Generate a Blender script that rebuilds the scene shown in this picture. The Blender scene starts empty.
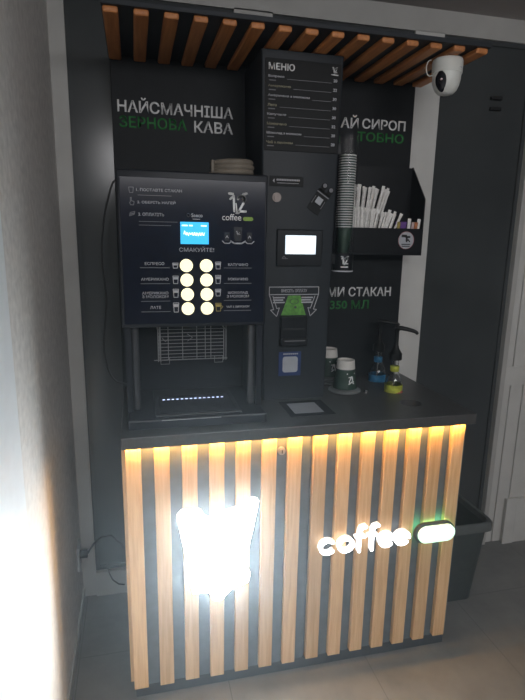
import bpy, bmesh, math, random
from mathutils import Vector, Matrix
random.seed(7)
PI = math.pi
COL = bpy.context.scene.collection

# ------------------------------------------------------------------ materials
def new_mat(name):
    m = bpy.data.materials.new(name); m.use_nodes = True
    nt = m.node_tree; b = nt.nodes['Principled BSDF']
    return m, nt, b

def mat(name, col, rough=.5, metal=0., noise=.12, scale=30., bump=0., spec=.5, trans=0., ior=1.45, alpha=1., stretch=None, coat=0.):
    m, nt, b = new_mat(name)
    N = nt.nodes; L = nt.links
    tc = N.new('ShaderNodeTexCoord'); mp = N.new('ShaderNodeMapping')
    if stretch: mp.inputs['Scale'].default_value = stretch
    L.new(tc.outputs['Object'], mp.inputs['Vector'])
    nz = N.new('ShaderNodeTexNoise'); nz.inputs['Scale'].default_value = scale; nz.inputs['Detail'].default_value = 4
    L.new(mp.outputs['Vector'], nz.inputs['Vector'])
    rp = N.new('ShaderNodeValToRGB')
    rp.color_ramp.elements[0].position = .3; rp.color_ramp.elements[1].position = .7
    rp.color_ramp.elements[0].color = tuple(c*(1-noise) for c in col)+(1,)
    rp.color_ramp.elements[1].color = tuple(min(1, c*(1+noise)) for c in col)+(1,)
    L.new(nz.outputs['Fac'], rp.inputs['Fac']); L.new(rp.outputs['Color'], b.inputs['Base Color'])
    b.inputs['Roughness'].default_value = rough; b.inputs['Metallic'].default_value = metal
    b.inputs['Specular IOR Level'].default_value = spec
    b.inputs['Transmission Weight'].default_value = trans; b.inputs['IOR'].default_value = ior
    b.inputs['Coat Weight'].default_value = coat
    if bump:
        bp = N.new('ShaderNodeBump'); bp.inputs['Strength'].default_value = bump; bp.inputs['Distance'].default_value = .004
        L.new(nz.outputs['Fac'], bp.inputs['Height']); L.new(bp.outputs['Normal'], b.inputs['Normal'])
    return m

def emit(name, col, strength, base=(.8,.8,.8)):
    m, nt, b = new_mat(name)
    b.inputs['Base Color'].default_value = (*base, 1); b.inputs['Roughness'].default_value = .4
    b.inputs['Emission Color'].default_value = (*col, 1); b.inputs['Emission Strength'].default_value = strength
    return m

def wood(name, c0, c1, rough=.5):
    m, nt, b = new_mat(name); N = nt.nodes; L = nt.links
    tc = N.new('ShaderNodeTexCoord'); oi = N.new('ShaderNodeObjectInfo')
    ad = N.new('ShaderNodeVectorMath'); ad.operation = 'ADD'
    cm = N.new('ShaderNodeCombineXYZ')
    mu = N.new('ShaderNodeMath'); mu.operation = 'MULTIPLY'; mu.inputs[1].default_value = 37.
    L.new(oi.outputs['Random'], mu.inputs[0])
    for k in range(3): L.new(mu.outputs[0], cm.inputs[k])
    L.new(tc.outputs['Object'], ad.inputs[0]); L.new(cm.outputs[0], ad.inputs[1])
    mp = N.new('ShaderNodeMapping'); L.new(ad.outputs[0], mp.inputs['Vector'])
    nz = N.new('ShaderNodeTexNoise'); nz.inputs['Scale'].default_value = 14; nz.inputs['Detail'].default_value = 5; nz.inputs['Distortion'].default_value = .6
    L.new(mp.outputs['Vector'], nz.inputs['Vector'])
    rp = N.new('ShaderNodeValToRGB'); rp.color_ramp.elements[0].color = (*c0, 1); rp.color_ramp.elements[1].color = (*c1, 1)
    rp.color_ramp.elements[0].position = .32; rp.color_ramp.elements[1].position = .66
    L.new(nz.outputs['Fac'], rp.inputs['Fac'])
    hv = N.new('ShaderNodeHueSaturation'); vr = N.new('ShaderNodeMapRange')
    vr.inputs['To Min'].default_value = .86; vr.inputs['To Max'].default_value = 1.1
    L.new(oi.outputs['Random'], vr.inputs['Value']); L.new(vr.outputs[0], hv.inputs['Value'])
    L.new(rp.outputs['Color'], hv.inputs['Color']); L.new(hv.outputs['Color'], b.inputs['Base Color'])
    b.inputs['Roughness'].default_value = rough
    return m, mp

M = {}
M['pine'], _mp = wood('pine_slat', (.64,.38,.18), (.78,.52,.28)); _mp.inputs['Scale'].default_value = (7,7,.35)
M['larch'], _mp = wood('stained_larch', (.40,.14,.04), (.54,.215,.068)); _mp.inputs['Scale'].default_value = (7,.35,7)
M['panel'] = mat('anthracite_laminate', (.12,.145,.165), .5)
M['plinth'] = mat('dark_plinth', (.05,.058,.065), .5)
M['counter'] = mat('dark_worktop', (.062,.06,.058), .38, noise=.1, scale=60)
M['black'] = mat('black_board', (.012,.0135,.0155), .55, spec=.2)
M['organiser'] = mat('black_acrylic', (.012,.013,.015), .3, spec=.25)
M['tower'] = mat('graphite_powder_coat', (.024,.028,.033), .45, spec=.25, scale=200)
M['menu'] = mat('menu_board_black', (.009,.0095,.010), .5, spec=.2)
M['machine'] = mat('machine_black_plastic', (.014,.016,.021), .35, spec=.3)
M['glass_panel'] = mat('machine_front_glass', (.008,.010,.021), .16, spec=.3, coat=.0)
M['niche'] = mat('niche_black', (.015,.016,.019), .4)
M['pillar'] = mat('grey_pillar', (.055,.058,.062), .35)
M['steel'] = mat('steel_wire', (.42,.42,.43), .3, metal=.6)
M['chrome'] = mat('chrome', (.75,.75,.75), .2, metal=1.)
M['bronze'] = mat('lock_metal', (.14,.12,.11), .4, metal=.6)
M['frame'] = mat('grey_white_frame_paint', (.60,.60,.575), .5, noise=.06, scale=8)
M['frame_dim'] = mat('grey_frame_paint', (.44,.44,.42), .5, noise=.06, scale=8)
M['pane'] = mat('dark_door_glass', (.056,.062,.064), .16, noise=.15, scale=3)
M['plaster'] = mat('plaster_wall', (.68,.66,.63), .8, noise=.12, scale=40, bump=.35)
M['white_trim'] = mat('white_jamb', (.80,.83,.85), .4, noise=.03)
M['ceil'] = mat('ceiling_paint', (.42,.39,.38), .8, noise=.06, scale=6)
M['letter'] = mat('white_lettering', (.75,.76,.76), .6, noise=.03)
M['letter_dim'] = mat('grey_lettering', (.46,.47,.50), .6, noise=.03)
M['letter_faint'] = mat('faint_grey_print', (.20,.205,.22), .6, noise=.03)
M['letter_warm'] = mat('warm_grey_print', (.30,.285,.20), .6, noise=.03)
M['letter_green'] = mat('green_lettering', (.022,.18,.042), .6, noise=.05)
M['green_pill'] = mat('olive_green_badge', (.22,.36,.04), .5)
M['green_label'] = mat('green_label', (.10,.30,.045), .5, noise=.35, scale=60)
M['blue_label'] = mat('blue_sticker', (.012,.035,.14), .5)
M['grey_square'] = mat('grey_white_square', (.40,.42,.45), .6, noise=.05)
M['rubber'] = mat('black_rubber', (.012,.012,.013), .5)
M['cup_green'] = mat('dark_green_paper_cup', (.022,.050,.035), .5)
M['cup_white'] = mat('white_paper', (.62,.60,.56), .6, noise=.05)
M['rim_white'] = mat('cup_rim_white', (.62,.62,.61), .6, noise=.05)
M['saucer'] = mat('grey_plastic_lid', (.16,.17,.17), .35)
M['straw'] = mat('white_paper_wrap', (.80,.79,.76), .7, noise=.12, scale=120)
M['clear'] = mat('clear_acrylic', (1,1,1), .05, noise=0, trans=1., ior=1.12)
M['bottle'] = mat('clear_bottle_plastic', (.93,.95,.95), .08, noise=0, trans=1., ior=1.4)
M['yellow_label'] = mat('yellow_green_label', (.42,.46,.05), .5, noise=.35, scale=70)
M['pink_print'] = mat('pink_red_print', (.42,.10,.11), .5)
M['cyan_label'] = mat('blue_label', (.03,.20,.40), .5, noise=.35, scale=70)
M['pump'] = mat('black_pump_plastic', (.006,.006,.006), .35, spec=.3)
M['white_plastic'] = mat('white_camera_plastic', (.66,.67,.63), .35, noise=.03)
M['lens'] = mat('black_lens', (.008,.008,.012), .1)
M['bin'] = mat('dark_grey_bin_plastic', (.045,.055,.055), .4)
M['bin_rim'] = mat('grey_bin_rim', (.10,.11,.11), .3)
M['coil'] = mat('beige_hose', (.22,.19,.15), .6)
M['purple'] = mat('purple_paper', (.12,.05,.24), .6)
M['orange'] = mat('orange_paper', (.45,.16,.06), .6)
M['olive'] = mat('olive_paper', (.30,.24,.06), .6)
M['pinkish'] = mat('pinkish_paper', (.50,.38,.37), .6)
M['socket'] = mat('white_socket', (.45,.46,.47), .4)

M['sign'] = emit('lit_white_acrylic', (.86,.95,1.), 85)
M['sign_side'] = emit('glowing_sign_edge', (.86,.95,1.), 3)
M['word_side'] = emit('glowing_letter_edge', (.95,.96,1.), .8)
M['badge_halo'] = emit('added_green_halo', (.25,1.,.45), 6.)
M['sign_word'] = emit('lit_white_letters', (.95,.96,1.), 4.5)
M['sign_green'] = emit('lit_green_acrylic', (.60,1.,.68), 1.15)
M['led_warm'] = emit('warm_led_strip', (1.,.50,.10), 140)
M['led_cold'] = emit('cold_led', (.5,.6,1.), 2.2)
M['button'] = emit('lit_button', (1.,.90,.47), .95)
M['lcd_blue'] = emit('blue_lcd', (.006,.52,1.), 1.15, (.05,.1,.2))
M['lcd_text'] = emit('lcd_white', (.75,.95,1.), 1.2)
M['screen'] = emit('white_touchscreen', (.74,.90,1.), 1.05)
M['screen_bar'] = emit('screen_bar', (.35,.6,.8), 1.)

# floor tiles
def floor_mat():
    m, nt, b = new_mat('grey_floor_tile'); N = nt.nodes; L = nt.links
    tc = N.new('ShaderNodeTexCoord'); sp = N.new('ShaderNodeSeparateXYZ'); L.new(tc.outputs['Object'], sp.inputs[0])
    def line(out, off, size):
        a = N.new('ShaderNodeMath'); a.operation = 'SUBTRACT'; a.inputs[1].default_value = off; L.new(out, a.inputs[0])
        d = N.new('ShaderNodeMath'); d.operation = 'DIVIDE'; d.inputs[1].default_value = size; L.new(a.outputs[0], d.inputs[0])
        f = N.new('ShaderNodeMath'); f.operation = 'PINGPONG'; f.inputs[1].default_value = .5; L.new(d.outputs[0], f.inputs[0])
        c = N.new('ShaderNodeMath'); c.operation = 'LESS_THAN'; c.inputs[1].default_value = .003; L.new(f.outputs[0], c.inputs[0])
        return c.outputs[0]
    mx = N.new('ShaderNodeMath'); mx.operation = 'MAXIMUM'
    L.new(line(sp.outputs[0], .89, .55), mx.inputs[0]); L.new(line(sp.outputs[1], .25, .55), mx.inputs[1])
    nz = N.new('ShaderNodeTexNoise'); nz.inputs['Scale'].default_value = 5; nz.inputs['Detail'].default_value = 8; nz.inputs['Roughness'].default_value = .65
    L.new(tc.outputs['Object'], nz.inputs['Vector'])
    rp = N.new('ShaderNodeValToRGB'); rp.color_ramp.elements[0].color = (.155,.155,.152,1); rp.color_ramp.elements[1].color = (.24,.236,.225,1)
    rp.color_ramp.elements[0].position = .3; rp.color_ramp.elements[1].position = .7
    L.new(nz.outputs['Fac'], rp.inputs['Fac'])
    mi = N.new('ShaderNodeMix'); mi.data_type = 'RGBA'
    L.new(mx.outputs[0], mi.inputs[0]); L.new(rp.outputs['Color'], mi.inputs[6]); mi.inputs[7].default_value = (.13,.13,.13,1)
    L.new(mi.outputs[2], b.inputs['Base Color']); b.inputs['Roughness'].default_value = .45
    return m
M['floor'] = floor_mat()

# ------------------------------------------------------------------ mesh builder
def root_loc(p):
    while p is not None and p.parent is not None: p = p.parent
    return p.location.copy() if p is not None else Vector((0,0,0))

class MB:
    def __init__(s): s.bm = bmesh.new()
    def box(s, x0, x1, y0, y1, z0, z1, bev=0., seg=2):
        r = bmesh.ops.create_cube(s.bm, size=1)
        for v in r['verts']:
            v.co = Vector(((x0+x1)/2+v.co.x*(x1-x0), (y0+y1)/2+v.co.y*(y1-y0), (z0+z1)/2+v.co.z*(z1-z0)))
        if bev:
            es = list({e for v in r['verts'] for e in v.link_edges})
            bmesh.ops.bevel(s.bm, geom=es, offset=bev, segments=seg, affect='EDGES', profile=.5)
        return s
    def loft(s, rings, cap0=True, cap1=True, closed=True):
        vs = [[s.bm.verts.new(p) for p in r] for r in rings]
        n = len(rings[0])
        for a, b in zip(vs[:-1], vs[1:]):
            for i in range(n if closed else n-1):
                j = (i+1) % n
                s.bm.faces.new((a[i], a[j], b[j], b[i]))
        if cap0: s.bm.faces.new(list(reversed(vs[0])))
        if cap1: s.bm.faces.new(vs[-1])
        return s
    def lathe(s, prof, c=(0,0,0), n=32):
        # prof: (r,z) bottom to top
        rings = []
        for r, z in prof:
            rings.append([(c[0]+max(r,1e-5)*math.cos(2*PI*i/n), c[1]+max(r,1e-5)*math.sin(2*PI*i/n), c[2]+z) for i in range(n)])
        return s.loft(rings)
    def tube(s, pts, r, n=8):
        pts = [Vector(p) for p in pts]; rings = []
        rr = r if isinstance(r, (list, tuple)) else [r]*len(pts)
        prev = None
        for i, p in enumerate(pts):
            t = (pts[min(i+1, len(pts)-1)]-pts[max(i-1, 0)]).normalized()
            if prev is None:
                a = Vector((0,0,1)) if abs(t.z) < .9 else Vector((1,0,0))
            else: a = prev
            u = (a-t*a.dot(t)).normalized(); w = t.cross(u); prev = u
            rings.append([p+(u*math.cos(2*PI*k/n)+w*math.sin(2*PI*k/n))*rr[i] for k in range(n)])
        return s.loft(rings)
    def prism(s, poly, y0, y1):
        # poly: (x,z) points; extruded along y
        a = [s.bm.verts.new((x, y0, z)) for x, z in poly]; b = [s.bm.verts.new((x, y1, z)) for x, z in poly]
        n = len(poly); s.bm.faces.new(a); s.bm.faces.new(list(reversed(b)))
        for i in range(n): s.bm.faces.new((a[i], b[i], b[(i+1) % n], a[(i+1) % n]))
        return s
    def stroke(s, pts, w, y0, y1, capped=True):
        # thick polyline in XZ made of prisms with round joints
        for (x0, z0), (x1, z1) in zip(pts[:-1], pts[1:]):
            d = Vector((x1-x0, z1-z0)); l = d.length
            if l < 1e-7: continue
            d /= l; nx, nz = -d.y*w/2, d.x*w/2
            s.prism([(x0+nx, z0+nz), (x1+nx, z1+nz), (x1-nx, z1-nz), (x0-nx, z0-nz)], y0, y1)
        if capped:
            for x, z in pts: s.disc(x, z, w/2, y0, y1, 12)
        return s
    def disc(s, x, z, r, y0, y1, n=24, sx=1., rot=0.):
        pl = []
        for i in range(n):
            a = 2*PI*i/n; u = r*sx*math.cos(a); v = r*math.sin(a)
            pl.append((x+u*math.cos(rot)-v*math.sin(rot), z+u*math.sin(rot)+v*math.cos(rot)))
        return s.prism(pl, y0, y1)
    def ring(s, x, z, r, w, y0, y1, n=24, a0=0., a1=2*PI, sx=1.):
        pts = [(x+r*sx*math.cos(a0+(a1-a0)*i/n), z+r*math.sin(a0+(a1-a0)*i/n)) for i in range(n+1)]
        return s.stroke(pts, w, y0, y1)
    def add_mesh(s, me): s.bm.from_mesh(me); return s
    def xform(s, mtx): bmesh.ops.transform(s.bm, matrix=mtx, verts=s.bm.verts); return s
    def mesh(s, name, m, off=Vector((0,0,0)), smooth=False):
        bmesh.ops.recalc_face_normals(s.bm, faces=s.bm.faces)
        if off.length: bmesh.ops.translate(s.bm, vec=-off, verts=s.bm.verts)
        me = bpy.data.meshes.new(name); s.bm.to_mesh(me); s.bm.free()
        me.materials.append(m)
        if smooth:
            me.polygons.foreach_set('use_smooth', [True]*len(me.polygons))
            try: me.set_sharp_from_angle(angle=math.radians(38))
            except Exception: pass
        return me
    def build(s, name, m, parent=None, origin=None, smooth=False):
        off = root_loc(parent) if parent is not None else Vector(origin or (0,0,0))
        me = s.mesh(name, m, off, smooth)
        o = bpy.data.objects.new(name, me); COL.objects.link(o)
        if parent is not None: o.parent = parent
        else: o.location = off
        return o

def thing(name, label, cat, loc, group=None):
    o = bpy.data.objects.new(name, None); COL.objects.link(o); o.location = loc
    o.empty_display_size = .05
    return tag(o, label, cat, group)
def tag(o, label=None, cat=None, group=None, kind=None):
    if label: o['label'] = label
    if cat: o['category'] = cat
    if group: o['group'] = group
    if kind: o['kind'] = kind
    return o
def struct(o): o['kind'] = 'structure'; return o
def copy_tree(o, loc):
    c = o.copy(); COL.objects.link(c); c.location = loc
    for ch in list(o.children):
        d = ch.copy(); COL.objects.link(d); d.parent = c
        for g in ch.children:
            e = g.copy(); COL.objects.link(e); e.parent = d
    return c

def text_mesh(body, bold=0.):
    cu = bpy.data.curves.new('t', 'FONT'); cu.body = body; cu.size = 1; cu.offset = bold; cu.extrude = .0
    cu.resolution_u = 3
    ob = bpy.data.objects.new('t', cu); COL.objects.link(ob)
    dg = bpy.context.evaluated_depsgraph_get()
    me = bpy.data.meshes.new_from_object(ob.evaluated_get(dg))
    bpy.data.objects.remove(ob); bpy.data.curves.remove(cu)
    return me
def add_text(mb, body, x0, x1, z0, z1, y, bold=.015, th=.0012, matrix=None):
    """lettering standing in the XZ plane facing -Y, fitted to the box"""
    me = text_mesh(body, bold)
    xs = [v.co.x for v in me.vertices]; ys = [v.co.y for v in me.vertices]
    ax, bx, ay, by = min(xs), max(xs), min(ys), max(ys)
    bm = bmesh.new(); bm.from_mesh(me); bpy.data.meshes.remove(me)
    for v in bm.verts:
        v.co = Vector((x0+(v.co.x-ax)/(bx-ax)*(x1-x0), y, z0+(v.co.y-ay)/(by-ay)*(z1-z0)))
    r = bmesh.ops.extrude_face_region(bm, geom=list(bm.faces))
    for e in r['geom']:
        if isinstance(e, bmesh.types.BMVert): e.co.y -= th
    if matrix: bmesh.ops.transform(bm, matrix=matrix, verts=bm.verts)
    t = bpy.data.meshes.new('tt'); bm.to_mesh(t); bm.free()
    mb.bm.from_mesh(t); bpy.data.meshes.remove(t)
    return mb

def logo12(mb, x0, x1, z0, z1, y0, y1, w=.10, horns=True):
    """two numerals fused with a V, two little horns on top"""
    W = x1-x0; H = z1-z0
    def q(*pts): return [(x0+u*W, z0+v*H) for u, v in pts]
    sw = w*W
    mb.stroke(q((.09,.70),(.27,.84),(.31,.13)), sw, y0, y1)
    mb.stroke(q((.40,.50),(.47,.05)), sw*.5, y0, y1)
    arc = [(.70+.19*math.cos(a), .68+.17*math.sin(a)) for a in [math.radians(d) for d in range(170, -41, -15)]]
    mb.stroke(q(*arc, (.56,.13)), sw, y0, y1)
    mb.stroke(q((.56,.13),(.94,.13)), sw, y0, y1)
    mb.stroke(q((.42,.04),(.56,.04)), sw*.7, y0, y1)
    if horns:
        mb.stroke(q((.03,.95),(.22,.93)), sw*1.1, y0, y1)
        mb.stroke(q((.97,.97),(.80,.93)), sw*1.1, y0, y1)
    return mb

# ------------------------------------------------------------------ the setting
XL = -.227; YB = .62
struct(MB().box(-.6, 3.4, -3.2, YB+.1, -.05, 0).build('floor', M['floor']))
struct(MB().box(-.6, 3.4, -3.2, YB+.4, 2.575, 2.62).build('ceiling', M['ceil']))
struct(MB().box(XL-.1, XL, -3.2, YB+.1, 0, 2.575).build('wall_left', M['plaster']))
struct(MB().box(XL, XL+.008, -1.5, -.37, 0, 1.95, .002).build('trim_1', M['white_trim']))
# shop-front: posts, header and dark glass panes in the back plane
back = struct(MB().box(XL, 3.4, YB+.05, YB+.1, 0, 2.575).build('wall_back', M['frame_dim']))
struct(MB().box(XL, -.170, YB, YB+.05, 0, 2.575).build('trim_2', M['frame_dim']))
struct(MB().box(.455, .610, YB, YB+.05, .12, 2.49).build('trim_3', M['frame_dim']))
struct(MB().box(1.232, 1.372, YB, YB+.05, 0, 2.49, .003).build('trim_4', M['frame']))
struct(MB().box(-.170, 3.4, YB, YB+.05, 2.485, 2.575).build('trim_5', M['frame_dim']))
tr = MB(); tr.box(1.835, 1.862, YB-.02, YB+.05, 0, 2.485, .003)
struct(tr.build('trim_6', M['frame_dim']))
tr = MB()
for a, b in ((1.862,1.912),(1.918,1.99),(1.996,2.3)): tr.box(a, b, YB, YB+.05, 0, 2.485, .003)
tr.box(1.862, 2.3, YB-.006, YB, .90, 1.00, .002)
struct(tr.build('trim_7', M['frame']))
def window(name, x0, x1, z0, z1):
    f = MB(); d = .018
    f.box(x0, x0+d, YB+.012, YB+.05, z0, z1); f.box(x1-d, x1, YB+.012, YB+.05, z0, z1)
    f.box(x0+d, x1-d, YB+.012, YB+.05, z0, z0+d); f.box(x0+d, x1-d, YB+.012, YB+.05, z1-d, z1)
    w = struct(f.build(name, M['pane']))
    MB().box(x0+d, x1-d, YB+.022, YB+.034, z0+d, z1-d).build('pane', M['pane'], w)
    return w
window('window_1', -.170, .455, .12, 2.485)
window('window_2', .610, 1.232, .12, 2.485)
d1 = window('door_1', 1.372, 1.835, .0, 2.485)
hd = MB()
for z in (2.21, 2.255): hd.box(1.635, 1.69, YB+.004, YB+.022, z-.007, z+.007, .003)
hd.build('dark_bars', M['rubber'], d1)  # two small dark bars on the door pane
struct(MB().box(-.170, .2, YB-.012, YB+.03, 0, .12, .003).build('baseboard_back', M['frame_dim']))
bb = MB(); bb.box(1.965, 2.3, YB-.03, YB, 0, .26, .004); bb.box(1.955, 2.02, YB-.036, YB-.03, .0, .27, .003)
struct(bb.build('baseboard_right', M['frame']))
struct(MB().box(XL, XL+.006, -.37, YB, 0, .05).build('baseboard_left', M['frame_dim']))

# ------------------------------------------------------------------ cabinet
cab = thing('counter_cabinet', 'dark coffee counter cabinet faced with vertical light pine slats', 'cabinet', (.613, .28, 0))
b = MB()
b.box(.0, .018, .04, .552, .045, .97); b.box(1.222, 1.24, .04, .552, .045, .97)
b.box(.018, 1.222, .534, .552, .045, .97); b.box(.018, 1.222, .04, .534, .045, .065)
b.build('carcass', M['panel'], cab)
MB().box(.005, 1.235, .022, .54, 0, .045).build('plinth', M['plinth'], cab)
MB().box(.62, 1.222, .06, .534, .782, .80).build('bottle_shelf', M['panel'], cab)
PITCH = .09; SW = .049
for d in range(2):
    x0, x1 = ((0., .6275), (.6305, 1.24))[d]
    dr = MB().box(x0, x1, .022, .040, .046, .968).build('door', M['panel'], cab)
    for k in range(7):
        xs = (k+7*d)*PITCH+(.003 if d else 0)
        dz = random.uniform(-.003, .003)
        MB().box(xs, xs+SW, 0, .022, .055+dz, .966, .0012, 1).build('slat', M['pine'], dr)
    if d == 0:
        l = MB(); l.disc(.520, .909, .0135, .010, .022); l.disc(.520, .909, .010, .006, .010); 
        lk = l.build('lock', M['steel'], dr)
        MB().box(.5185, .5215, .0052, .0060, .903, .915).build('keyhole', M['rubber'], cab)
MB().box(-.012, 0., .03, .075, .06, .966, .0012, 1).build('slat', M['pine'], cab)
MB().box(.0, 1.225, -.014, -.004, .9680, .9697).build('led_strip', M['led_warm'], cab)

# worktop with two bottle holes and one free hole
HOLES = [(1.078, .300, .042), (1.083, .465, .042), (1.068, .135, .042)]
wt = MB().box(-.01, 1.247, -.025, .553, .97, 1.01, .003).build('worktop', M['counter'], origin=(.62,.26,.97))
cut = MB()
for x, y, r in HOLES: cut.lathe([(r, -.1), (r, .1)], (x, y, .99), 40)
co = cut.build('cutter', M['counter'])
md = wt.modifiers.new('b', 'BOOLEAN'); md.object = co; md.operation = 'DIFFERENCE'; md.solver = 'EXACT'
dg = bpy.context.evaluated_depsgraph_get()
nm = bpy.data.meshes.new_from_object(wt.evaluated_get(dg)); wt.modifiers.clear(); wt.data = nm
nm.name = 'worktop'
bpy.data.objects.remove(co)
tag(wt, 'dark grey worktop slab lying across the top of the slatted cabinet', 'worktop')

# ------------------------------------------------------------------ lit signs on the slats
sg = thing('illuminated_logo_sign', 'glaring white lit numeral logo on the left half of the slats', 'sign', (.29, -.004, .386))
GLARE_OUTLINE = [(.158,.724),(.174,.742),(.236,.738),(.250,.712),(.288,.692),(.312,.722),(.398,.742),(.410,.762),(.430,.757),(.424,.720),(.404,.62),(.386,.53),(.404,.482),(.396,.450),(.335,.430),(.305,.396),(.280,.396),(.262,.432),(.207,.434),(.192,.52),(.172,.65)]  # outline of the overexposed glow: glare between the strokes is built into the shape
mb = MB().prism(GLARE_OUTLINE, -.034, -.0325); ed = MB().prism(GLARE_OUTLINE, -.0325, -.010)
mb.build('lit_face', M['sign'], sg); ed.build('glowing_edge', M['sign_side'], sg)
for x, z in ((.245,.66),(.36,.66),(.25,.48),(.365,.48)): MB().disc(x, z, .006, -.012, -.0002).build('spacer', M['chrome'], sg)

def letter_sign():
    t = thing('illuminated_word_sign', 'white glowing word coffee mounted across the right hand slats', 'sign', (.835, -.004, .50))
    x = .658; y0, y1 = -.030, -.010
    w = .0125
    zc = .542; r = .0245
    def L(fn):
        m_ = MB(); fn(m_, y0, y0+.001); o_ = m_.build('letter', M['sign_word'], t); m_ = MB(); fn(m_, y0+.001, y1); m_.build('letter_edge', M['word_side'], o_)
    cx = [.690, .760, .812, .862, .920, .984]
    L(lambda m_, y0, y1: m_.ring(cx[0], zc, r, w, y0, y1, 18, math.radians(45), math.radians(315), 1.1))
    L(lambda m_, y0, y1: m_.ring(cx[1], zc, r, w, y0, y1, 24, sx=1.1))
    for c in (cx[2], cx[3]):
        def f(m_, y0, y1, c=c):
            m_.stroke([(c, .510), (c, .590), (c+.006, .602), (c+.022, .606)], w, y0, y1)
            m_.stroke([(c-.014, .568), (c+.020, .568)], w*.8, y0, y1)
        L(f)
    for c in (cx[4], cx[5]):
        def f(m_, y0, y1, c=c):
            m_.ring(c, zc, r, w, y0, y1, 20, math.radians(0), math.radians(315), 1.1)
            m_.stroke([(c-r*1.1, zc), (c+r*1.1, zc)], w*.7, y0, y1)
        L(f)
    for c in cx: MB().disc(c+(.0 if c in cx[2:4] else -.028), zc, .004, -.012, -.0002).build('spacer', M['chrome'], t)
letter_sign()

ps = thing('illuminated_badge_sign', 'pill shaped badge glowing pale green beside the lit word', 'sign', (1.13, -.004, .51))
def pill(x0, x1, z0, z1, n=14):
    r = (z1-z0)/2; zc = (z0+z1)/2; pts = []
    for i in range(n+1):
        a = PI/2+PI*i/n; pts.append((x0+r+r*math.cos(a), zc+r*math.sin(a)))
    for i in range(n+1):
        a = -PI/2+PI*i/n; pts.append((x1-r+r*math.cos(a), zc+r*math.sin(a)))
    return pts
MB().prism(pill(1.050, 1.194, .516, .576), -.012, -.003).build('halo_light', M['badge_halo'], ps)  # hidden glowing plate added to throw a green halo onto the slats
MB().prism(pill(1.036, 1.204, .505, .586), -.024, -.012).build('backing', M['plinth'], ps)
MB().prism(pill(1.049, 1.201, .510, .576), -.034, -.024).build('lit_face', M['sign_green'], ps)

# ------------------------------------------------------------------ promo backing board
bd = thing('promo_board', 'tall black back board printed with white and green slogans', 'board', (.605, .58, 0))
MB().box(-.014, 1.216, .555, .600, 0, 2.262, .002).build('board', M['black'], bd)
def text_part(name, m, par, *args):
    t_ = MB(); add_text(t_, *args); return t_.build(name, m, par)
for a_ in (('НАЙСМАЧНІША', .006, .442, 2.072, 2.126), ('КАВА', .290, .442, 2.016, 2.058), ('ДОД', .770, .880, 2.062, 2.108), ('АЙ', .890, .968, 2.070, 2.122), ('СИРОП', .985, 1.182, 2.072, 2.112), ('ВІЗЬ', .740, .858, 1.374, 1.416), ('МИ', .867, .943, 1.374, 1.416), ('СТАКАН', .964, 1.168, 1.374, 1.416)):
    text_part('white_lettering', M['letter'], bd, *a_, .555, .02)
for a_ in (('ЗЕРНОВА', .011, .263, 2.018, 2.060), ('БЕЗКОШ', .710, .868, 2.013, 2.055), ('ТОВНО', .966, 1.178, 2.022, 2.060), ('350 МЛ', .880, 1.064, 1.318, 1.358)):
    text_part('green_lettering', M['letter_green'], bd, *a_, .555, .022)

# ------------------------------------------------------------------ canopy
cn = thing('slatted_canopy', 'overhead dark canopy with orange brown wooden slats on its underside', 'canopy', (.605, .34, 2.245))
MB().box(-.02, 1.248, .108, .60, 2.264, 2.279, .002).build('canopy_board', M['tower'], cn)
for k in range(15):
    x = -.016+k*(1.238-.042+.016)/14
    MB().box(x, x+.044, .116, .553, 2.246, 2.264, .006, 3).build('slat', M['larch'], cn)

# ------------------------------------------------------------------ payment terminal tower
tw = thing('payment_terminal', 'tall graphite payment tower with a menu board and small screen', 'terminal', (.63, .40, 1.01))
zb, zt = 1.01, 2.243
def TX(u, z):   # u 0..1 across the slightly flared front
    k = (z-zb)/(zt-zb); a = .516-.030*k; c = .762+.020*k
    return a+(c-a)*u
h = MB(); r0 = .006
def rr(x0, x1, y0, y1, z, r=.006):
    pts = []
    for cx, cy, a0 in ((x1-r, y0+r, -90), (x1-r, y1-r, 0), (x0+r, y1-r, 90), (x0+r, y0+r, 180)):
        for i in range(4):
            a = math.radians(a0+30*i); pts.append((cx+r*math.cos(a), cy+r*math.sin(a), z))
    return pts
YT = .27
h.loft([rr(TX(0,z), TX(1,z), YT, .552, z) for z in (zb, zt)])
h.build('housing', M['tower'], tw, smooth=True)
y = YT
mn = MB().box(.500, .772, y-.003, y, 1.922, 2.216, .001, 1).build('menu_board', M['menu'], tw)
t = MB(); add_text(t, 'МЕНЮ', .511, .603, 2.180, 2.202, y-.003, .022)
items = [('Еспресо', .056, 0), ('Американо', .080, 1), ('Американо з молоком', .150, 0), ('Лате', .033, 1), ('Капучино', .067, 0), ('Моккачино', .070, 1), ('Шоколад з молоком', .125, 0), ('Чай з лимоном', .095, 1)]
prices = ['20', '22', '30', '30', '30', '32', '30', '20']
for i, (n_, w_, dim) in enumerate(items):
    z = 2.158-i*.0300
    x0 = .5105-i*.0004
    text_part('drink_name', M['letter_warm'] if dim else M['letter_dim'], mn, n_, x0, x0+w_, z-.003, z+.006, y-.003, .03)
    text_part('price', M['letter_dim'], mn, prices[i], .7445, .7585, z-.001, z+.009, y-.003, .03)
    MB().box(x0+w_+.010, .738, y-.0042, y-.003, z-.005, z-.0037).build('rule_line', M['letter_faint'], mn)
    td = MB()
    for q_ in range(3): td.box(x0+.003+q_*.008, x0+.0105+q_*.008, y-.0042, y-.003, z-.0125, z-.0095)
    td.build('volume_note', M['letter_faint'], mn)
t.build('menu_title', M['letter'], mn)
ml = MB(); logo12(ml, .739, .757, 2.186, 2.205, y-.0045, y-.003, .15); ml.stroke([(.736,2.181),(.760,2.180)], .003, y-.0045, y-.003); ml.build('logo_print', M['letter'], mn)

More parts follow.
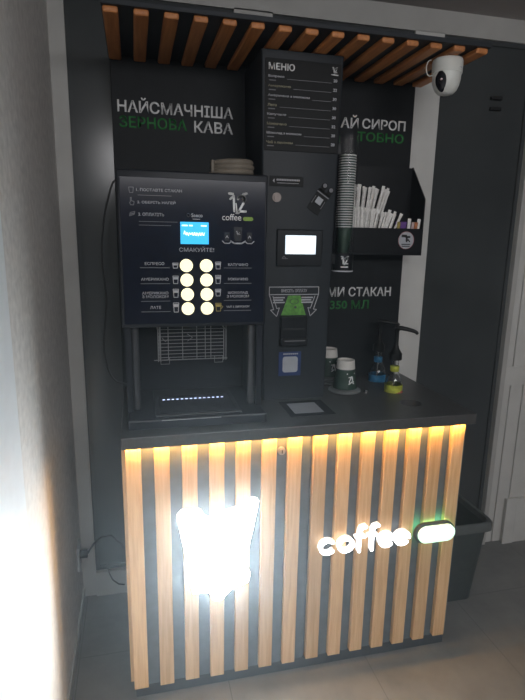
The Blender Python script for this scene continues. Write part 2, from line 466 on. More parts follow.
cl = MB().box(.522, .648, y-.0015, y, 1.803, 1.838, .0006, 1).build('coin_label', M['menu'], tw)
t = MB()
for k in range(14): t.box(.548+k*.0062, .5525+k*.0062, y-.0026, y-.0015, 1.8225, 1.8285)
t.prism([(.534,1.822),(.540,1.829),(.540,1.815)], y-.0026, y-.0015)
t.box(.550, .63, y-.0026, y-.0015, 1.814, 1.8155)
t.build('print', M['letter_dim'], cl)
l = MB(); l.disc(.549, 1.765, .0165, y-.006, y); l.disc(.549, 1.765, .011, y-.009, y-.006)
l.build('lock', M['bronze'], tw)
# slanted sticker with a hand holding a card
rot = Matrix.Translation((.716, 0, 1.768)) @ Matrix.Rotation(math.radians(33), 4, 'Y') @ Matrix.Translation((-.716, 0, -1.768))
st = MB(); st.box(.690, .742, y-.0015, y, 1.710, 1.795, .0006, 1)
st.disc(.704, 1.812, .011, y-.0015, y, 16); st.box(.694, .714, y-.0015, y, 1.788, 1.812)
st.disc(.733, 1.812, .011, y-.0015, y, 16); st.box(.723, .743, y-.0015, y, 1.788, 1.812)
st.xform(rot); ht = st.build('card_sticker', M['menu'], tw)
s2 = MB(); s2.box(.704, .728, y-.0026, y-.0015, 1.744, 1.768); s2.xform(rot); s2.build('square', M['grey_square'], ht)
s2 = MB(); s2.box(.690, .742, y-.0026, y-.0015, 1.780, 1.784); s2.disc(.704, 1.812, .0075, y-.0026, y-.0015, 14); s2.disc(.733, 1.812, .0075, y-.0026, y-.0015, 14)
s2.box(.694, .696, y-.0026, y-.0015, 1.735, 1.765); s2.box(.736, .738, y-.0026, y-.0015, 1.735, 1.765)
s2.xform(rot); s2.build('line_print', M['letter_faint'], ht)
# touch screen
bz = MB(); bz.box(.552, .728, y-.010, y, 1.522, 1.655, .004)
sc = bz.build('screen_bezel', M['organiser'], tw)
MB().box(.584, .700, y-.0115, y-.010, 1.567, 1.634).build('screen', M['screen'], sc)
s2 = MB(); s2.box(.640, .668, y-.0122, y-.0115, 1.6268, 1.6285); s2.build('screen_print', M['screen_bar'], sc)
s2 = MB(); s2.stroke([(.574,1.553),(.580,1.559),(.586,1.553)], .003, y-.0112, y-.010); s2.box(.572, .594, y-.0112, y-.010, 1.5495, 1.5515); s2.build('maker_mark', M['letter_faint'], sc)
# arrow frame label above the bill slot
ar = MB(); w_ = .0026; ya, yb_ = y-.0014, y
ar.stroke([(.530,1.446),(.722,1.446)], w_, ya, yb_); ar.stroke([(.530,1.446),(.530,1.418)], w_, ya, yb_); ar.stroke([(.722,1.446),(.722,1.418)], w_, ya, yb_); ar.stroke([(.530,1.418),(.722,1.418)], w_, ya, yb_)
for s_ in (-1, 1):
    c = .626
    def q(*p): return [(c+s_*u, v) for u, v in p]
    ar.stroke(q((.096,1.418),(.078,1.362),(.090,1.360),(.066,1.336),(.056,1.368),(.066,1.366),(.082,1.412)), w_, ya, yb_)
add_text(ar, 'ВНЕСІТЬ ОПЛАТУ', .576, .676, 1.426, 1.438, y, .02)
for s_ in (0, 1):
    for k in range(3): ar.box(.545+s_*.110, .590+s_*.110-(k%2)*.006, ya, yb_, 1.404-k*.009, 1.409-k*.009)
ar.build('arrow_print', M['letter_dim'], tw)
g = MB(); g.prism([(.603,1.414),(.650,1.414),(.674,1.340),(.577,1.340)], y-.0012, y)
gl = g.build('banknote_label', M['green_label'], tw)
g = MB(); g.ring(.627, 1.392, .010, .002, y-.0022, y-.0012, sx=1.6); g.disc(.632, 1.370, .005, y-.0022, y-.0012, 12); g.build('label_print', M['plinth'], gl)
ba = MB(); ba.box(.572, .676, y-.022, y, 1.226, 1.338, .005); ba.box(.572, .676, y-.034, y-.022, 1.226, 1.256, .004)
bac = ba.build('bill_acceptor', M['organiser'], tw)
MB().box(.582, .666, y-.0235, y-.022, 1.287, 1.293).build('slot', M['rubber'], bac)
MB().box(.584, .664, y-.0355, y-.034, 1.246, 1.249).build('slot_edge', M['letter_faint'], bac)
bl = MB().box(.572, .661, y-.0012, y, 1.104, 1.199, .0005, 1).build('code_sticker', M['blue_label'], tw)
def rrect(x0, x1, z0, z1, r, n=5):
    pts = []
    for cx, cz, a0 in ((x1-r, z1-r, 0), (x0+r, z1-r, 90), (x0+r, z0+r, 180), (x1-r, z0+r, 270)):
        for i in range(n+1):
            a = math.radians(a0+90*i/n); pts.append((cx+r*math.cos(a), cz+r*math.sin(a)))
    return pts
MB().prism(rrect(.588,.648,1.118,1.180,.010), y-.0022, y-.0012).build('blank_square', M['grey_square'], bl)
s2 = MB(); 
for k in range(8): s2.box(.590+k*.0075, .5955+k*.0075, y-.0022, y-.0012, 1.188, 1.193)
s2.build('sticker_print', M['letter_dim'], bl)

# ------------------------------------------------------------------ coffee machine
cm = thing('coffee_machine', 'wide black coffee vending machine with round lit buttons and blue display', 'coffee machine', (.24, .32, 1.01))
b = MB()
b.box(.010, .470, .115, .540, 1.345, 1.806, .008)
b.box(.014, .466, .36, .535, 1.045, 1.345)
b.box(.012, .030, .115, .36, 1.045, 1.345); b.box(.450, .468, .115, .36, 1.045, 1.345)
b.build('body', M['machine'], cm)
bs = MB(); bs.box(.012, .470, .030, .540, 1.011, 1.045, .006); bs.build('base', M['machine'], cm)
YP = .10
dr = MB().box(.004, .475, YP, .115, 1.334, 1.820, .005, 3).build('front_door', M['machine'], cm, smooth=True)
y = YP-.002
MB().box(.013, .467, YP-.002, YP+.004, 1.346, 1.799, .001, 1).build('glass_front', M['glass_panel'], dr)
LD = M['letter_dim']; LF = M['letter_faint']
def line(x0, x1, z0, z1):
    zm = (z0+z1)/2; z0, z1 = zm-.0008, zm+.0008
    MB().box(x0, x1, y-.001, y, z0, z1).build('fine_print', LF, dr)
text_part('lettering', LD, dr, '1. ПОСТАВТЕ СТАКАН', .062, .200, 1.757, 1.766, y, .02)
text_part('lettering', LD, dr, '2. ОБЕРІТЬ НАПІЙ', .064, .180, 1.721, 1.731, y, .02)
text_part('lettering', LD, dr, '3. ОПЛАТІТЬ', .066, .144, 1.684, 1.694, y, .02)
line(.066, .168, 1.744, 1.747); line(.067, .185, 1.666, 1.669); line(.067, .165, 1.655, 1.658)
for kk in range(3):
    td = MB()
    if kk == 0: td.stroke([(.040,1.768),(.042,1.752),(.052,1.752),(.054,1.768),(.040,1.768)], .0018, y-.001, y)
    if kk == 1: td.stroke([(.041,1.724),(.044,1.716),(.053,1.716),(.055,1.726),(.047,1.728),(.047,1.738),(.044,1.738),(.044,1.724)], .002, y-.001, y)
    if kk == 2: td.stroke([(.040,1.683),(.054,1.688),(.056,1.697),(.042,1.693),(.040,1.683)], .002, y-.001, y); td.stroke([(.042,1.688),(.055,1.692)], .0035, y-.001, y)
    td.build('step_pictogram', LF, dr)
tb = MB(); add_text(tb, 'Saeco', .228, .264, 1.684, 1.696, y, .03); tb.ring(.219, 1.690, .005, .002, y-.001, y); tb.box(.232, .256, y-.001, y, 1.677, 1.679); tb.build('maker_mark', LD, dr)
text_part('lettering', LD, dr, 'СМАКУЙТЕ!', .189, .300, 1.577, 1.593, y, .0)
t = MB(); logo12(t, .347, .406, 1.697, 1.763, y-.001, y, .12); t.build('logo_print', M['letter'], dr)
text_part('word_print', M['letter'], dr, 'coffee', .326, .388, 1.677, 1.697, y, .0)
left = [(1.539,'ЕСПРЕСО'), (1.490,'АМЕРИКАНО'), (1.446,'АМЕРИКАНО'), (1.4345,'З МОЛОКОМ'), (1.400,'ЛАТЕ')]
right = [(1.537,'КАПУЧИНО'), (1.490,'МОККАЧИНО'), (1.445,'ШОКОЛАД'), (1.4335,'З МОЛОКОМ'), (1.400,'ЧАЙ З ЛИМОНОМ')]
wl = [.060, .086, .082, .082, .034]; wr = [.066, .066, .066, .074, .078]
for (z, s), w_ in zip(left, wl): text_part('drink_name', LD, dr, s, .111-w_/2, .111+w_/2, z-.0045, z+.0045, y, .01)
for (z, s), w_ in zip(right, wr): text_part('drink_name', LD, dr, s, .379-w_/2, .379+w_/2, z-.0045, z+.0045, y, .01)
for z in (1.526, 1.476, 1.420, 1.386):
    for a_, b_ in ((.066,.158),(.332,.424)): line(a_, b_, z-.001, z+.0012)
for c, s_ in ((.378, 1.), (.342, .62), (.416, .62)):
    td = MB()
    td.stroke([(c-.024*s_,1.612),(c-.012*s_,1.605),(c+.012*s_,1.605),(c+.024*s_,1.612)], .0045*s_, y-.001, y)
    if s_ == 1.: logo12(td, .371, .385, 1.632, 1.646, y-.001, y, .16, False)
    else: td.stroke([(c-.004,1.622),(c,1.629),(c+.004,1.622)], .002, y-.001, y)
    th_ = MB(); th_.prism([(c-.011*s_,1.612),(c-.014*s_,1.612+.045*s_),(c+.014*s_,1.612+.045*s_),(c+.011*s_,1.612)], y-.0004, y); th_.build('cup_shape', M['machine'], dr)
    td.build('cup_print', LD, dr)
MB().prism(pill(.394,.427,1.6765,1.6885), y-.001, y).build('green_badge', M['green_pill'], dr)
# cup pictograms beside the buttons
cupz = [1.533, 1.488, 1.445, 1.399]
def cup_icon(m_, x, z, w0, h0):
    m_.stroke([(x-w0,z+h0),(x-w0*.75,z-h0),(x+w0*.75,z-h0),(x+w0,z+h0),(x-w0,z+h0)], .0022, y-.001, y)
    m_.box(x-w0*.8, x+w0*.8, y-.0012, y, z+h0*.1, z+h0*.75)
    return m_
for z, hh in zip(cupz, (.008,.012,.013,.015)): cup_icon(MB_ := MB(), .176, z, .0085, hh); MB_.build('cup_pictogram', LD, dr)
for z, hh in zip(cupz[:3], (.011,.013,.011)): cup_icon(MB_ := MB(), .313, z+.001, .0085, hh); MB_.build('cup_pictogram', LD, dr)
ic = MB(); cup_icon(ic, .314, 1.398, .009, .013); ic.stroke([(.323,1.404),(.329,1.400),(.322,1.392)], .002, y-.001, y); ic.build('tea_pictogram', M['olive'], dr)
for i in range(4):
    for x in (.2105+.0012*i, .2745+.0006*i):
        z = 1.5335-i*.0462
        bt = MB(); n_ = 28
        bt.disc(x, z, .0205, y-.004, y, n_); bt.disc(x, z, .0185, y-.006, y-.004, n_)
        bt.build('button', M['button'], cm)
ds = MB().box(.1935, .2825, y-.003, y, 1.601, 1.669).build('display', M['lcd_blue'], cm)
t = MB()
t.box(.198, .216, y-.0038, y-.003, 1.656, 1.660); t.box(.221, .232, y-.0038, y-.003, 1.656, 1.660); t.box(.258, .276, y-.0038, y-.003, 1.656, 1.660)
pts = [(.204+.0024*i, 1.632+.005*math.sin(i*1.9)+(.004 if i in (1,2,9) else 0)) for i in range(28)]
t.stroke(pts, .0022, y-.0038, y-.003)
t.build('display_print', M['lcd_text'], ds)
# niche: pillars, cup rack, drip tray, led row
for x in (.042, .437):
    MB().lathe([(.013,0),(.013,.29)], (x, .15, 1.045), 20).build('pillar', M['pillar'], cm, smooth=True)
rk = MB(); yr = .22; r = .0012
for i in range(9):
    z = 1.205+i*.0125; rk.tube([(.122,yr,z),(.352,yr,z)], r, 6)
for x in (.125,.155,.205,.255,.285,.305): rk.tube([(x,yr-.002,1.198),(x,yr-.002,1.315)], r*1.1, 6)
for x in (.120,.128,.352,.360): rk.tube([(x,yr,1.19),(x,yr,1.345)], .0018, 6)
rk.tube([(.105,yr,1.196),(.365,yr,1.196)], .0018, 6)
for a_, b_ in ((.128,.158),(.318,.348)): rk.tube([(a_,yr-.003,1.205),(a_,yr-.003,1.182),(b_,yr-.003,1.182),(b_,yr-.003,1.205)], r, 6)
rk.tube([(.135,yr,1.275),(.146,yr,1.262),(.158,yr,1.275),(.146,yr,1.288),(.135,yr,1.275)], r, 6); rk.tube([(.222,yr,1.288),(.240,yr,1.275),(.222,yr,1.262)], r, 6)
for x in (.120,.360): rk.tube([(x,yr,1.30),(x,.362,1.30)], .0018, 6)
rk.build('cup_rack', M['steel'], cm)
dt = MB(); dt.box(.10, .385, .045, .33, 1.045, 1.053, .003)
for k in range(16): dt.box(.115, .37, .06+k*.012, .066+k*.012, 1.053, 1.0555)
dt.build('drip_tray', M['niche'], cm)
MB().box(.119, .313, .0285, .030, 1.0395, 1.0415).build('tray_edge', M['steel'], cm)
ld = MB()
for k in range(14): ld.box(.130+k*.0160, .138+k*.0160, .197, .200, 1.0556, 1.0575)
ld.build('led_row', M['led_cold'], cm)
for x, z in ((.047,1.047),(.455,1.047)):
    MB().lathe([(.003,0),(.003,.002)], (x, .19, z-.002), 12).build('screw', M['chrome'], cm)

# beige coil on the machine
co = thing('coiled_hose', 'beige coiled hose lying on top of the black coffee machine', 'hose', (.395, .32, 1.807))
c = MB(); pts = []
for i in range(4*36+1):
    a = 2*PI*i/36; rad = .068+.003*math.sin(i*.13); pts.append((.395+rad*math.cos(a), .32+rad*math.sin(a), 1.8165+.0160*i/36))
c.tube(pts, .0105, 10); c.build('coil', M['coil'], co, smooth=True)
MB().box(.318, .330, .285, .31, 1.8065, 1.884, .003).build('strap', M['coil'], co)

# ------------------------------------------------------------------ cup dispenser with nested cups
dp = thing('cup_dispenser', 'clear upright tube of nested paper cups on the tower side', 'cup dispenser', (.830, .33, 1.50))
R_ = .038; cx, cy = .838, .33
c = MB(); n = 36
prof = [(R_-.002,1.52),(R_,1.52),(R_,2.00),(R_-.002,2.00)]
rings = [[(cx+r*math.cos(2*PI*i/n), cy+r*math.sin(2*PI*i/n), z) for i in range(n)] for r, z in prof]
rings.append(rings[0]); c.loft(rings, False, False)
c.build('tube', M['clear'], dp, smooth=True)
k = MB(); k.lathe([(R_-.0025,1.500),(R_+.002,1.500),(R_+.002,1.570),(.0,1.570)], (cx,cy,0), 36); k.build('holder_base', M['organiser'], dp, smooth=True)
for z in (1.53, 1.93): MB().box(TX(1, z+.035)+.0002, .803, cy-.014, cy+.014, z, z+.035).build('bracket', M['organiser'], dp)
# logo wrapped on the base front: flat little plate
t = MB(); logo12(t, .814, .844, 1.527, 1.560, cy-R_-.004, cy-R_-.0022, .15); t.box(.814, .844, cy-R_-.004, cy-R_-.0022, 1.517, 1.521)
t.build('logo_print', M['letter'], dp)
MB().lathe([(R_+.003,1.500),(R_+.003,1.505)], (cx,cy,0), 36).build('base_ring', M['letter_dim'], dp)
def nested_cup():
    m_ = MB(); H = .100; rt, rb = .0306, .0215; th = .0004
    m_.lathe([(rb,0),(rt,H),(rt-th,H),(rb-th,.004),(0,.004)], (0,0,0), 24)
    return m_.mesh('paper_cup', M['cup_green'], smooth=True)
def nested_rim():
    m_ = MB(); ring = [[(r*math.cos(2*PI*i/24), r*math.sin(2*PI*i/24), z) for i in range(24)] for r, z in ((.0305,.0965),(.0322,.0965),(.0326,.0980),(.0322,.1003),(.0305,.1003))]
    ring.append(ring[0]); m_.loft(ring, False, False)
    return m_.mesh('rim', M['rim_white'], smooth=True)
c0 = bpy.data.objects.new('paper_cup', nested_cup()); COL.objects.link(c0); c0.location = (cx, cy, 1.571)
rm = bpy.data.objects.new('rim', nested_rim()); COL.objects.link(rm); rm.parent = c0
tag(c0, 'white rimmed paper cup nested in the clear dispenser tube', 'cup', 'cups nested in the dispenser tube')
for k in range(1, 29): copy_tree(c0, (cx, cy, 1.571+k*.0092))

# ------------------------------------------------------------------ organiser with straws and sugar
og = thing('straw_organiser', 'black wall mounted organiser holding wrapped straws and sugar sticks', 'organiser', (1.06, .50, 1.56))
b = MB(); ox0, ox1 = .885, 1.228
b.box(ox0, ox1, .5485, .5545, 1.56, 1.925); b.box(ox0, ox1, .43, .549, 1.56, 1.568)
b.box(ox0, ox1, .43, .434, 1.568, 1.670, .001, 1); b.box(1.093, 1.097, .434, .4815, 1.568, 1.600)
b.box(ox0, 1.093, .482, .486, 1.568, 1.70); b.box(ox0, 1.093, .486, .549, 1.64, 1.646)
b.build('tray', M['organiser'], og)
for x in (ox0-.004, ox1):
    s_ = MB(); s_.prism([(.43,1.56),(.43,1.79),(.549,1.928),(.5545,1.928),(.5545,1.56)], 0, .004)
    # prism built in (x,z) -> rotate so x becomes y
    for v in s_.bm.verts: v.co = Vector((x+v.co.y, v.co.x, v.co.z))
    s_.build('side_panel', M['organiser'], og)
stk = MB(); stk.disc(1.156, 1.622, .036, .4285, .43, 32); sk = stk.build('round_sticker', M['grey_square'], og)
s_ = MB()
s_.box(1.134,1.158,.4275,.4285,1.634,1.645); s_.box(1.152,1.174,.4275,.4285,1.632,1.640); s_.box(1.154,1.162,.4275,.4285,1.618,1.636)
s_.stroke([(1.158,1.617),(1.165,1.625),(1.172,1.617)], .005, .4275, .4285)
s_.build('pictogram', M['rubber'], sk)
s_ = MB(); s_.box(1.136,1.176,.4275,.4285,1.6035,1.6075); s_.build('print_line', M['rubber'], sk)
s_ = MB(); s_.box(1.138,1.174,.4275,.4285,1.5955,1.5995); s_.build('print_line', M['rubber'], sk)
s_ = MB(); s_.ring(1.156, 1.622, .0352, .0014, .4277, .4285, 36); s_.build('sticker_edge', M['pink_print'], sk)
def straw_mesh():
    m_ = MB(); n = 8; rings = []
    for z, a_, b_ in ((0,.0050,.0032),(.165,.0052,.0034),(.176,.0062,.0010),(.190,.0066,.0007)):
        rings.append([(a_*math.cos(2*PI*i/n), b_*math.sin(2*PI*i/n), z) for i in range(n)])
    m_.loft(rings); return m_.mesh('wrapped_straw', M['straw'])
sm = straw_mesh()
def straw(x, y_, z, tilt, back, sc, label, group):
    o = bpy.data.objects.new('wrapped_straw', sm); COL.objects.link(o)
    o.location = (x, y_, z); o.rotation_euler = (back, tilt, random.uniform(-.3,.3)); o.scale = (1,1,sc)
    return tag(o, label, 'straw', group)
for k in range(28):
    u = k/27
    straw(.925+u*.130+random.uniform(-.002,.002), .515+random.uniform(-.014,.014), 1.647, -.03+.32*u+random.uniform(-.04,.04), random.uniform(-.03,.03), 1.02+random.uniform(-.05,.05), 'white paper wrapped straw standing in the upper back row', 'straws in the back row')
for k in range(30):
    u = k/29
    straw(.930+u*.142+random.uniform(-.002,.002), .459+random.uniform(-.010,.010), 1.570, -.03+.40*u+random.uniform(-.03,.03), random.uniform(-.03,.03), .93+.0*u+random.uniform(-.05,.04), 'white paper wrapped straw standing in the lower front row', 'straws in the front row')
def sachet_mesh(m):
    m_ = MB(); m_.loft([[(sx*w, sy*d_, z) for sx, sy in ((-1,-1),(1,-1),(1,1),(-1,1))] for z, w, d_ in ((0,.007,.0006),(.008,.0065,.002),(.118,.0065,.002),(.128,.0075,.0006),(.134,.0075,.0006))])
    return m_.mesh('sugar_stick', m)
sacs = [('olive', 1.108, .12, 'olive yellow sugar stick at the left beside the straws'),
        ('purple', 1.120, -.03, 'purple sugar stick next to the olive yellow one'),
        ('purple', 1.134, .02, 'purple sugar stick in the middle of three purple ones'),
        ('purple', 1.148, .04, 'purple sugar stick touching the white one'),
        ('straw', 1.163, .05, 'tall white sugar stick right of the purple ones'),
        ('pinkish', 1.178, .10, 'pale pink sugar stick beside the tall white one'),
        ('orange', 1.190, .10, 'orange red sugar stick between pale sticks'),
        ('straw', 1.203, .10, 'white sugar stick at the far right of the organiser')]
for i, (m_, x, t_, lb) in enumerate(sacs):
    o = bpy.data.objects.new('sugar_stick', sachet_mesh(M[m_])); COL.objects.link(o)
    o.location = (x, .4382+(i % 2)*.0048, 1.569); o.rotation_euler = (0, t_, 0); o.scale = (1, 1, 1.06 if i in (4,7) else .96)
    tag(o, lb, 'sugar stick')

# ------------------------------------------------------------------ upside-down cups on round lids
def upturned_cup(loc, label, lidlabel):
    x, y_, z = loc
    ld_ = MB(); ld_.lathe([(.060,0),(.066,.003),(.066,.008),(.056,.014),(.046,.015),(0,.015)], (x,y_,z), 40)
    lo = ld_.build('round_lid', M['saucer'], origin=(x,y_,z), smooth=True); tag(lo, lidlabel, 'lid')
    t_ = thing('paper_cup', label, 'cup', (x, y_, z+.015))
    zb_ = z+.0155; H = .117; r0, r1 = .0475, .0345
    def rad(v): return r0+(r1-r0)*v
    MB().lathe([(r0-.001,0),(r0+.002,.001),(r0+.002,.004),(r0,.005),(rad(.70),H*.70),(rad(.70)-.0005,H*.70),(0,H*.70)], (x,y_,zb_), 40).build('cup_wall', M['cup_green'], t_, smooth=True)
    MB().lathe([(rad(.70)+.0004,H*.70),(r1+.0004,H),(r1-.003,H),(r1-.004,H-.006),(0,H-.006)], (x,y_,zb_), 40).build('cup_base', M['cup_white'], t_, smooth=True)
    # upside-down logo, bent round the wall
    lg = MB(); logo12(lg, -.013, .013, -.016, .016, -.0008, 0, .15)
    lg.stroke([(-.018,-.026),(.018,-.026)], .005, -.0008, 0)
    lg.xform(Matrix.Rotation(PI, 4, 'Y'))
    ca = math.radians(-90+14)
    for v in lg.bm.verts:
        zz = .040+v.co.z; rr_ = rad(zz/H)+.0002-v.co.y
        a = ca+v.co.x/rr_
        v.co = Vector((x+rr_*math.cos(a), y_+rr_*math.sin(a), zb_+zz))
    lg.build('logo_print', M['letter'], t_)
upturned_cup((.876, .335, 1.0101), 'dark green paper cup standing upside down, nearest on the worktop', 'grey round lid under the nearest upturned green cup')
upturned_cup((.858, .486, 1.0252), 'upside down dark green cup half hidden behind the tower', 'upper grey lid of two under the cup behind the tower')
ld_ = MB(); ld_.lathe([(.060,0),(.066,.003),(.066,.008),(.056,.014),(.046,.015),(0,.015)], (.858,.486,1.0101), 40)
tag(ld_.build('round_lid', M['saucer'], origin=(.858,.486,1.0101), smooth=True), 'lower grey lid of two stacked behind the tower', 'lid')
# small chrome clip by the lid
g_ = MB(); g_.lathe([(.010,0),(.010,.004),(.006,.009),(0,.010)], (.955,.300,1.0101), 20)
tag(g_.build('metal_knob', M['chrome'], origin=(.955,.300,1.0101), smooth=True), 'tiny shiny metal knob on the worktop beside a cup lid', 'knob')

# ------------------------------------------------------------------ syrup bottles
def bottle(x, y_, lm, lab, extra, spout_dir, name_label, hgt=1.):
    t_ = thing('syrup_bottle', name_label, 'bottle', (x, y_, .80))
    prof = [(.030,0),(.0355,.006),(.0362,.020),(.0362,.232),(.034,.252),(.027,.272),(.019,.287),(.0155,.297),(.0155,.350)]
    inner = [(r-.0018, max(z, .004)) for r, z in reversed(prof)]
    MB().lathe(prof+inner+[(0,.004)], (x,y_,.80), 36).build('glass_body', M['bottle'], t_, smooth=True)
    rings = [[(x+r*math.cos(2*PI*i/36), y_+r*math.sin(2*PI*i/36), z) for i in range(36)] for r, z in ((.0365,.985),(.0370,.985),(.0370,1.040),(.0365,1.040))]
    rings.append(rings[0]); m_ = MB(); m_.loft(rings, False, False); lb = m_.build('label', lm, t_, smooth=True)
    if extra:
        m_ = MB()
        for i in range(9):
            a = math.radians(-90+random.uniform(-5,45)); zc_ = random.uniform(1.0,1.02)
            m_.box(x+.0365*math.cos(a)-.005, x+.0365*math.cos(a)+.005, y_+.0365*math.sin(a)-.004, y_+.0365*math.sin(a)+.002, zc_-.005, zc_+.006)
        m_.build('label_print', M['pink_print'], lb)
    m_ = MB(); m_.lathe([(.017,1.094),(.0185,1.096),(.0185,1.116),(.017,1.118)], (x,y_,0), 28); m_.build('neck_label', lm, t_, smooth=True)
    m_ = MB(); m_.lathe([(.0175,1.142),(.0255,1.144),(.0255,1.170),(.022,1.173),(.017,1.182),(.012,1.190),(.010,1.200),(.008,1.204),(.0075,1.260),(.010,1.264),(.011,1.278),(0,1.281)], (x,y_,0), 28)
    m_.build('pump', M['pump'], t_, smooth=True)
    a, e = spout_dir
    zs = 1.274; pts = [(x-.010*math.cos(a), y_-.010*math.sin(a), zs)]
    for s_, dz in ((.015,.001),(.040,-.003),(.062,-.008),(.074,-.013),(.080,-.020)): pts.append((x+s_*math.cos(a), y_+s_*math.sin(a), zs+dz*e))
    m_ = MB(); m_.tube(pts, [.0098,.0095,.0085,.0078,.007,.006], 10); m_.build('spout', M['pump'], t_, smooth=True)
    MB().tube([(x,y_,.81),(x,y_,1.14)], .003, 8).build('dip_tube', M['saucer'], t_)
bottle(1.078, .300, M['yellow_label'], 'y', True, (math.radians(-25), 1.), 'syrup pump bottle with yellow green label, nearer of the two')
bottle(1.083, .465, M['cyan_label'], 'b', False, (math.radians(-25), .6), 'syrup pump bottle with blue label standing behind the yellow one')

# ------------------------------------------------------------------ small card on the worktop
cd = thing('worktop_card', 'dark square card with a pale panel lying before the tower', 'card', (.65, .150, 1.0101))
def quad(pts, z0, z1, name, m, par):
    m_ = MB(); m_.loft([[(px, py, z) for px, py in pts] for z in (z0, z1)]); return m_.build(name, m, par)
quad([(.566,.070),(.735,.070),(.735,.235),(.566,.235)], 1.0101, 1.0111, 'card', M['menu'], cd)
quad([(.590,.096),(.700,.096),(.700,.208),(.590,.208)], 1.0111, 1.0116, 'pale_panel', M['grey_square'], cd)

# ------------------------------------------------------------------ security camera
sc_ = thing('security_camera', 'white dome security camera hanging under the canopy slats', 'camera', (1.150, .215, 2.246))
kx, ky, kz = 1.144, .205, 2.246
m_ = MB(); m_.lathe([(r_*.94, z_*.89) for r_, z_ in [(0,-.131),(.016,-.130),(.030,-.125),(.040,-.114),(.0475,-.096),(.0515,-.076),(.0525,-.056),(.053,-.054),(.0555,-.052),(.056,-.010),(.0535,-.002),(.051,0)]], (kx,ky,kz), 40)
m_.build('housing', M['white_plastic'], sc_, smooth=True)
def dome_r(z):
    P_ = [(r_*.94, z_*.89) for r_, z_ in [(.0,-.131),(.016,-.130),(.030,-.125),(.040,-.114),(.0475,-.096),(.0515,-.076),(.0525,-.056),(.0555,-.052),(.056,-.010)]]
    for (r0,z0),(r1,z1) in zip(P_[:-1], P_[1:]):
        if z0 <= z <= z1: return r0+(r1-r0)*(z-z0)/(z1-z0)
    return .05
# black eye patch following the dome
a0 = math.radians(-146); rings = []
bmx = MB()
for j, s_ in enumerate((0.02,.25,.5,.75,.9,1.)):
    rg = []
    for i in range(24):
        th_ = 2*PI*i/24; zz = -.080+.034*s_*math.sin(th_); aa = a0+.46*s_*math.cos(th_)
        zz = max(zz, -.1145); R2 = dome_r(zz)+(.0016 if s_ < .95 else -.001)
        rg.append((kx+R2*math.cos(aa), ky+R2*math.sin(aa), kz+zz))
    rings.append(rg)
bmx.loft(rings, True, False); ey = bmx.build('eye_window', M['lens'], sc_, smooth=True)
aa = a0+.10; R2 = dome_r(-.074)+.0026
m_ = MB(); m_.lathe([(0,-.0045),(.0035,-.003),(.0045,0),(.0035,.003),(0,.0045)], (kx+R2*math.cos(aa), ky+R2*math.sin(aa), kz-.074), 14); m_.build('lens', M['pinkish'], ey, smooth=True)
kR = .0522; m_ = MB(); zz = kz-.034
for k in range(5):
    aa = math.radians(-68+k*3.4); m_.box(kx+kR*math.cos(aa)-.0013, kx+kR*math.cos(aa)+.0013, ky+kR*math.sin(aa)-.0013, ky+kR*math.sin(aa)+.0013, zz-.002, zz+.002)
m_.build('maker_mark', M['letter_dim'], sc_)
pts = []
for i in range(13):
    a = math.radians(80+i*17); pts.append((1.080+.030*math.cos(a)*.5+.006, .22, 2.218+.026*math.sin(a)))
pts.append((1.10, .215, 2.196))
m_ = MB(); m_.tube(pts, .0018, 8); m_.build('cable', M['white_plastic'], sc_, smooth=True)

# ------------------------------------------------------------------ bin, socket, cables
bn = thing('waste_bin', 'dark grey plastic waste bin on the floor right of the cabinet', 'bin', (1.41, .37, 0))
def rrb(x0, x1, y0, y1, z, r=.035): return rr(x0, x1, y0, y1, z, r)
X0, X1, Y0, Y1 = 1.262, 1.580, .203, .530
m_ = MB()
m_.loft([rrb(X0+.045, X1-.055, Y0+.030, Y1-.05, .0), rrb(X0+.02, X1-.02, Y0+.012, Y1-.02, .372), rrb(X0+.023, X1-.023, Y0+.015, Y1-.023, .372), rrb(X0+.05, X1-.066, Y0+.04, Y1-.055, .006)])
m_.build('bin_body', M['bin'], bn, smooth=True)
m_ = MB(); R4 = [rrb(X0+.019,X1-.019,Y0+.011,Y1-.019,.358), rrb(X0,X1,Y0,Y1,.358), rrb(X0,X1,Y0,Y1,.392), rrb(X0+.006,X1-.006,Y0+.006,Y1-.006,.400), rrb(X0+.019,X1-.019,Y0+.015,Y1-.019,.398)]
R4.append(R4[0]); m_.loft(R4, False, False); m_.build('bin_rim', M['bin_rim'], bn, smooth=True)

so = thing('wall_socket', 'pale wall socket low on the left wall behind the cabinet', 'socket', (XL, .52, .29))
MB().box(XL, XL+.010, .46, .545, .235, .345, .004).build('plate', M['socket'], so)
MB().lathe([(.018,0),(.018,.03)], (0,0,0), 16).xform(Matrix.Translation((XL+.010, .50, .295)) @ Matrix.Rotation(PI/2, 4, 'Y')).build('plug', M['rubber'], so, smooth=True)
pc = MB(); pc.tube([(XL+.040,.50,.295),(-.16,.515,.33),(-.13,.53,.345),(-.09,.535,.345),(-.05,.535,.30),(-.02,.545,.24)], .004, 8)
pc.tube([(-.115,.57,.19),(-.108,.57,.14),(-.095,.575,.10),(-.07,.58,.07),(-.045,.585,.06)], .003, 8)
tag(pc.build('power_cord', M['rubber'], origin=(-.12,.53,.2), smooth=True), 'short black power cord running from the low wall socket', 'cable')
def bez(ps, n=8):
    out = []
    P_ = [Vector(p) for p in ps]; P_ = [P_[0]]+P_+[P_[-1]]
    for i in range(1, len(P_)-2):
        for k in range(n):
            t_ = k/n; a, b_, c_, d_ = P_[i-1], P_[i], P_[i+1], P_[i+2]
            out.append(.5*((2*b_)+(-a+c_)*t_+(2*a-5*b_+4*c_-d_)*t_*t_+(-a+3*b_-3*c_+d_)*t_**3))
    out.append(P_[-2]); return out
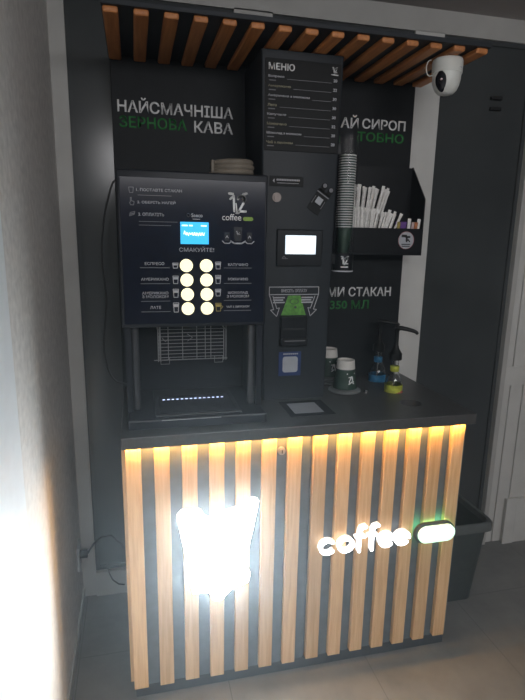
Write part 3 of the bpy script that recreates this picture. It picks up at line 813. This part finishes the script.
pc = MB(); pc.tube(bez([(.012,.42,1.815),(-.018,.40,1.80),(-.052,.40,1.675),(-.066,.40,1.534),(-.056,.40,1.389),(-.073,.40,1.22),(-.060,.40,1.122),(-.03,.40,1.075),(.013,.40,1.068)]), .0032, 8)
tag(pc.build('machine_cable', M['rubber'], origin=(-.05,.40,1.068), smooth=True), 'thin black cable hanging in a loop left of the coffee machine', 'cable')

# ------------------------------------------------------------------ camera
R0 = (0.05316651, -1.60055633, 1.63228878)
yaw, pitch, roll, f = 0.23859815, -0.21637186, 0.01806707, 521.96537
cyw, syw, cp, sp_ = math.cos(yaw), math.sin(yaw), math.cos(pitch), math.sin(pitch)
fwd = Vector((syw*cp, cyw*cp, sp_)); right_ = Vector((cyw, -syw, 0)); up = right_.cross(fwd)
rv = right_*math.cos(roll)+up*math.sin(roll); uv = -right_*math.sin(roll)+up*math.cos(roll)
cam = bpy.data.cameras.new('camera'); co_ = bpy.data.objects.new('camera', cam); COL.objects.link(co_)
mw = Matrix.Identity(4)
for i in range(3):
    mw[i][0] = rv[i]; mw[i][1] = uv[i]; mw[i][2] = -fwd[i]; mw[i][3] = R0[i]
co_.matrix_world = mw
cam.sensor_fit = 'VERTICAL'; cam.sensor_height = 24; cam.lens = f*24/700
cam.clip_start = .02
S = bpy.context.scene; S.camera = co_

# ------------------------------------------------------------------ light
w = bpy.data.worlds.new('world'); S.world = w; w.use_nodes = True
bg = w.node_tree.nodes['Background']; bg.inputs['Color'].default_value = (.78,.9,1.,1); bg.inputs['Strength'].default_value = .3
vs = w.node_tree.nodes.new('ShaderNodeVolumeScatter'); vs.inputs['Color'].default_value = (.80,.92,1.,1); vs.inputs['Density'].default_value = .03; vs.inputs['Anisotropy'].default_value = .85  # thin haze added to spread the sign's glare like lens veil
w.node_tree.links.new(vs.outputs[0], w.node_tree.nodes['World Output'].inputs['Volume'])
def area(name, loc, rot, sx, sy, e, col):
    l = bpy.data.lights.new(name, 'AREA'); l.shape = 'RECTANGLE'; l.size = sx; l.size_y = sy; l.energy = e; l.color = col
    o = bpy.data.objects.new(name, l); COL.objects.link(o); o.location = loc; o.rotation_euler = rot
    return o
area('ambient_fill_light', (.9, -3.0, 2.54), (math.radians(50), 0, 0), 2.4, 1.0, 92, (.97,.97,1.))  # unseen fill light added behind the camera to supply the ambient
S.view_settings.view_transform = 'Standard'; S.view_settings.look = 'None'; S.view_settings.gamma = 1.0
S.view_settings.use_curve_mapping = False; S.view_settings.exposure = 0.0
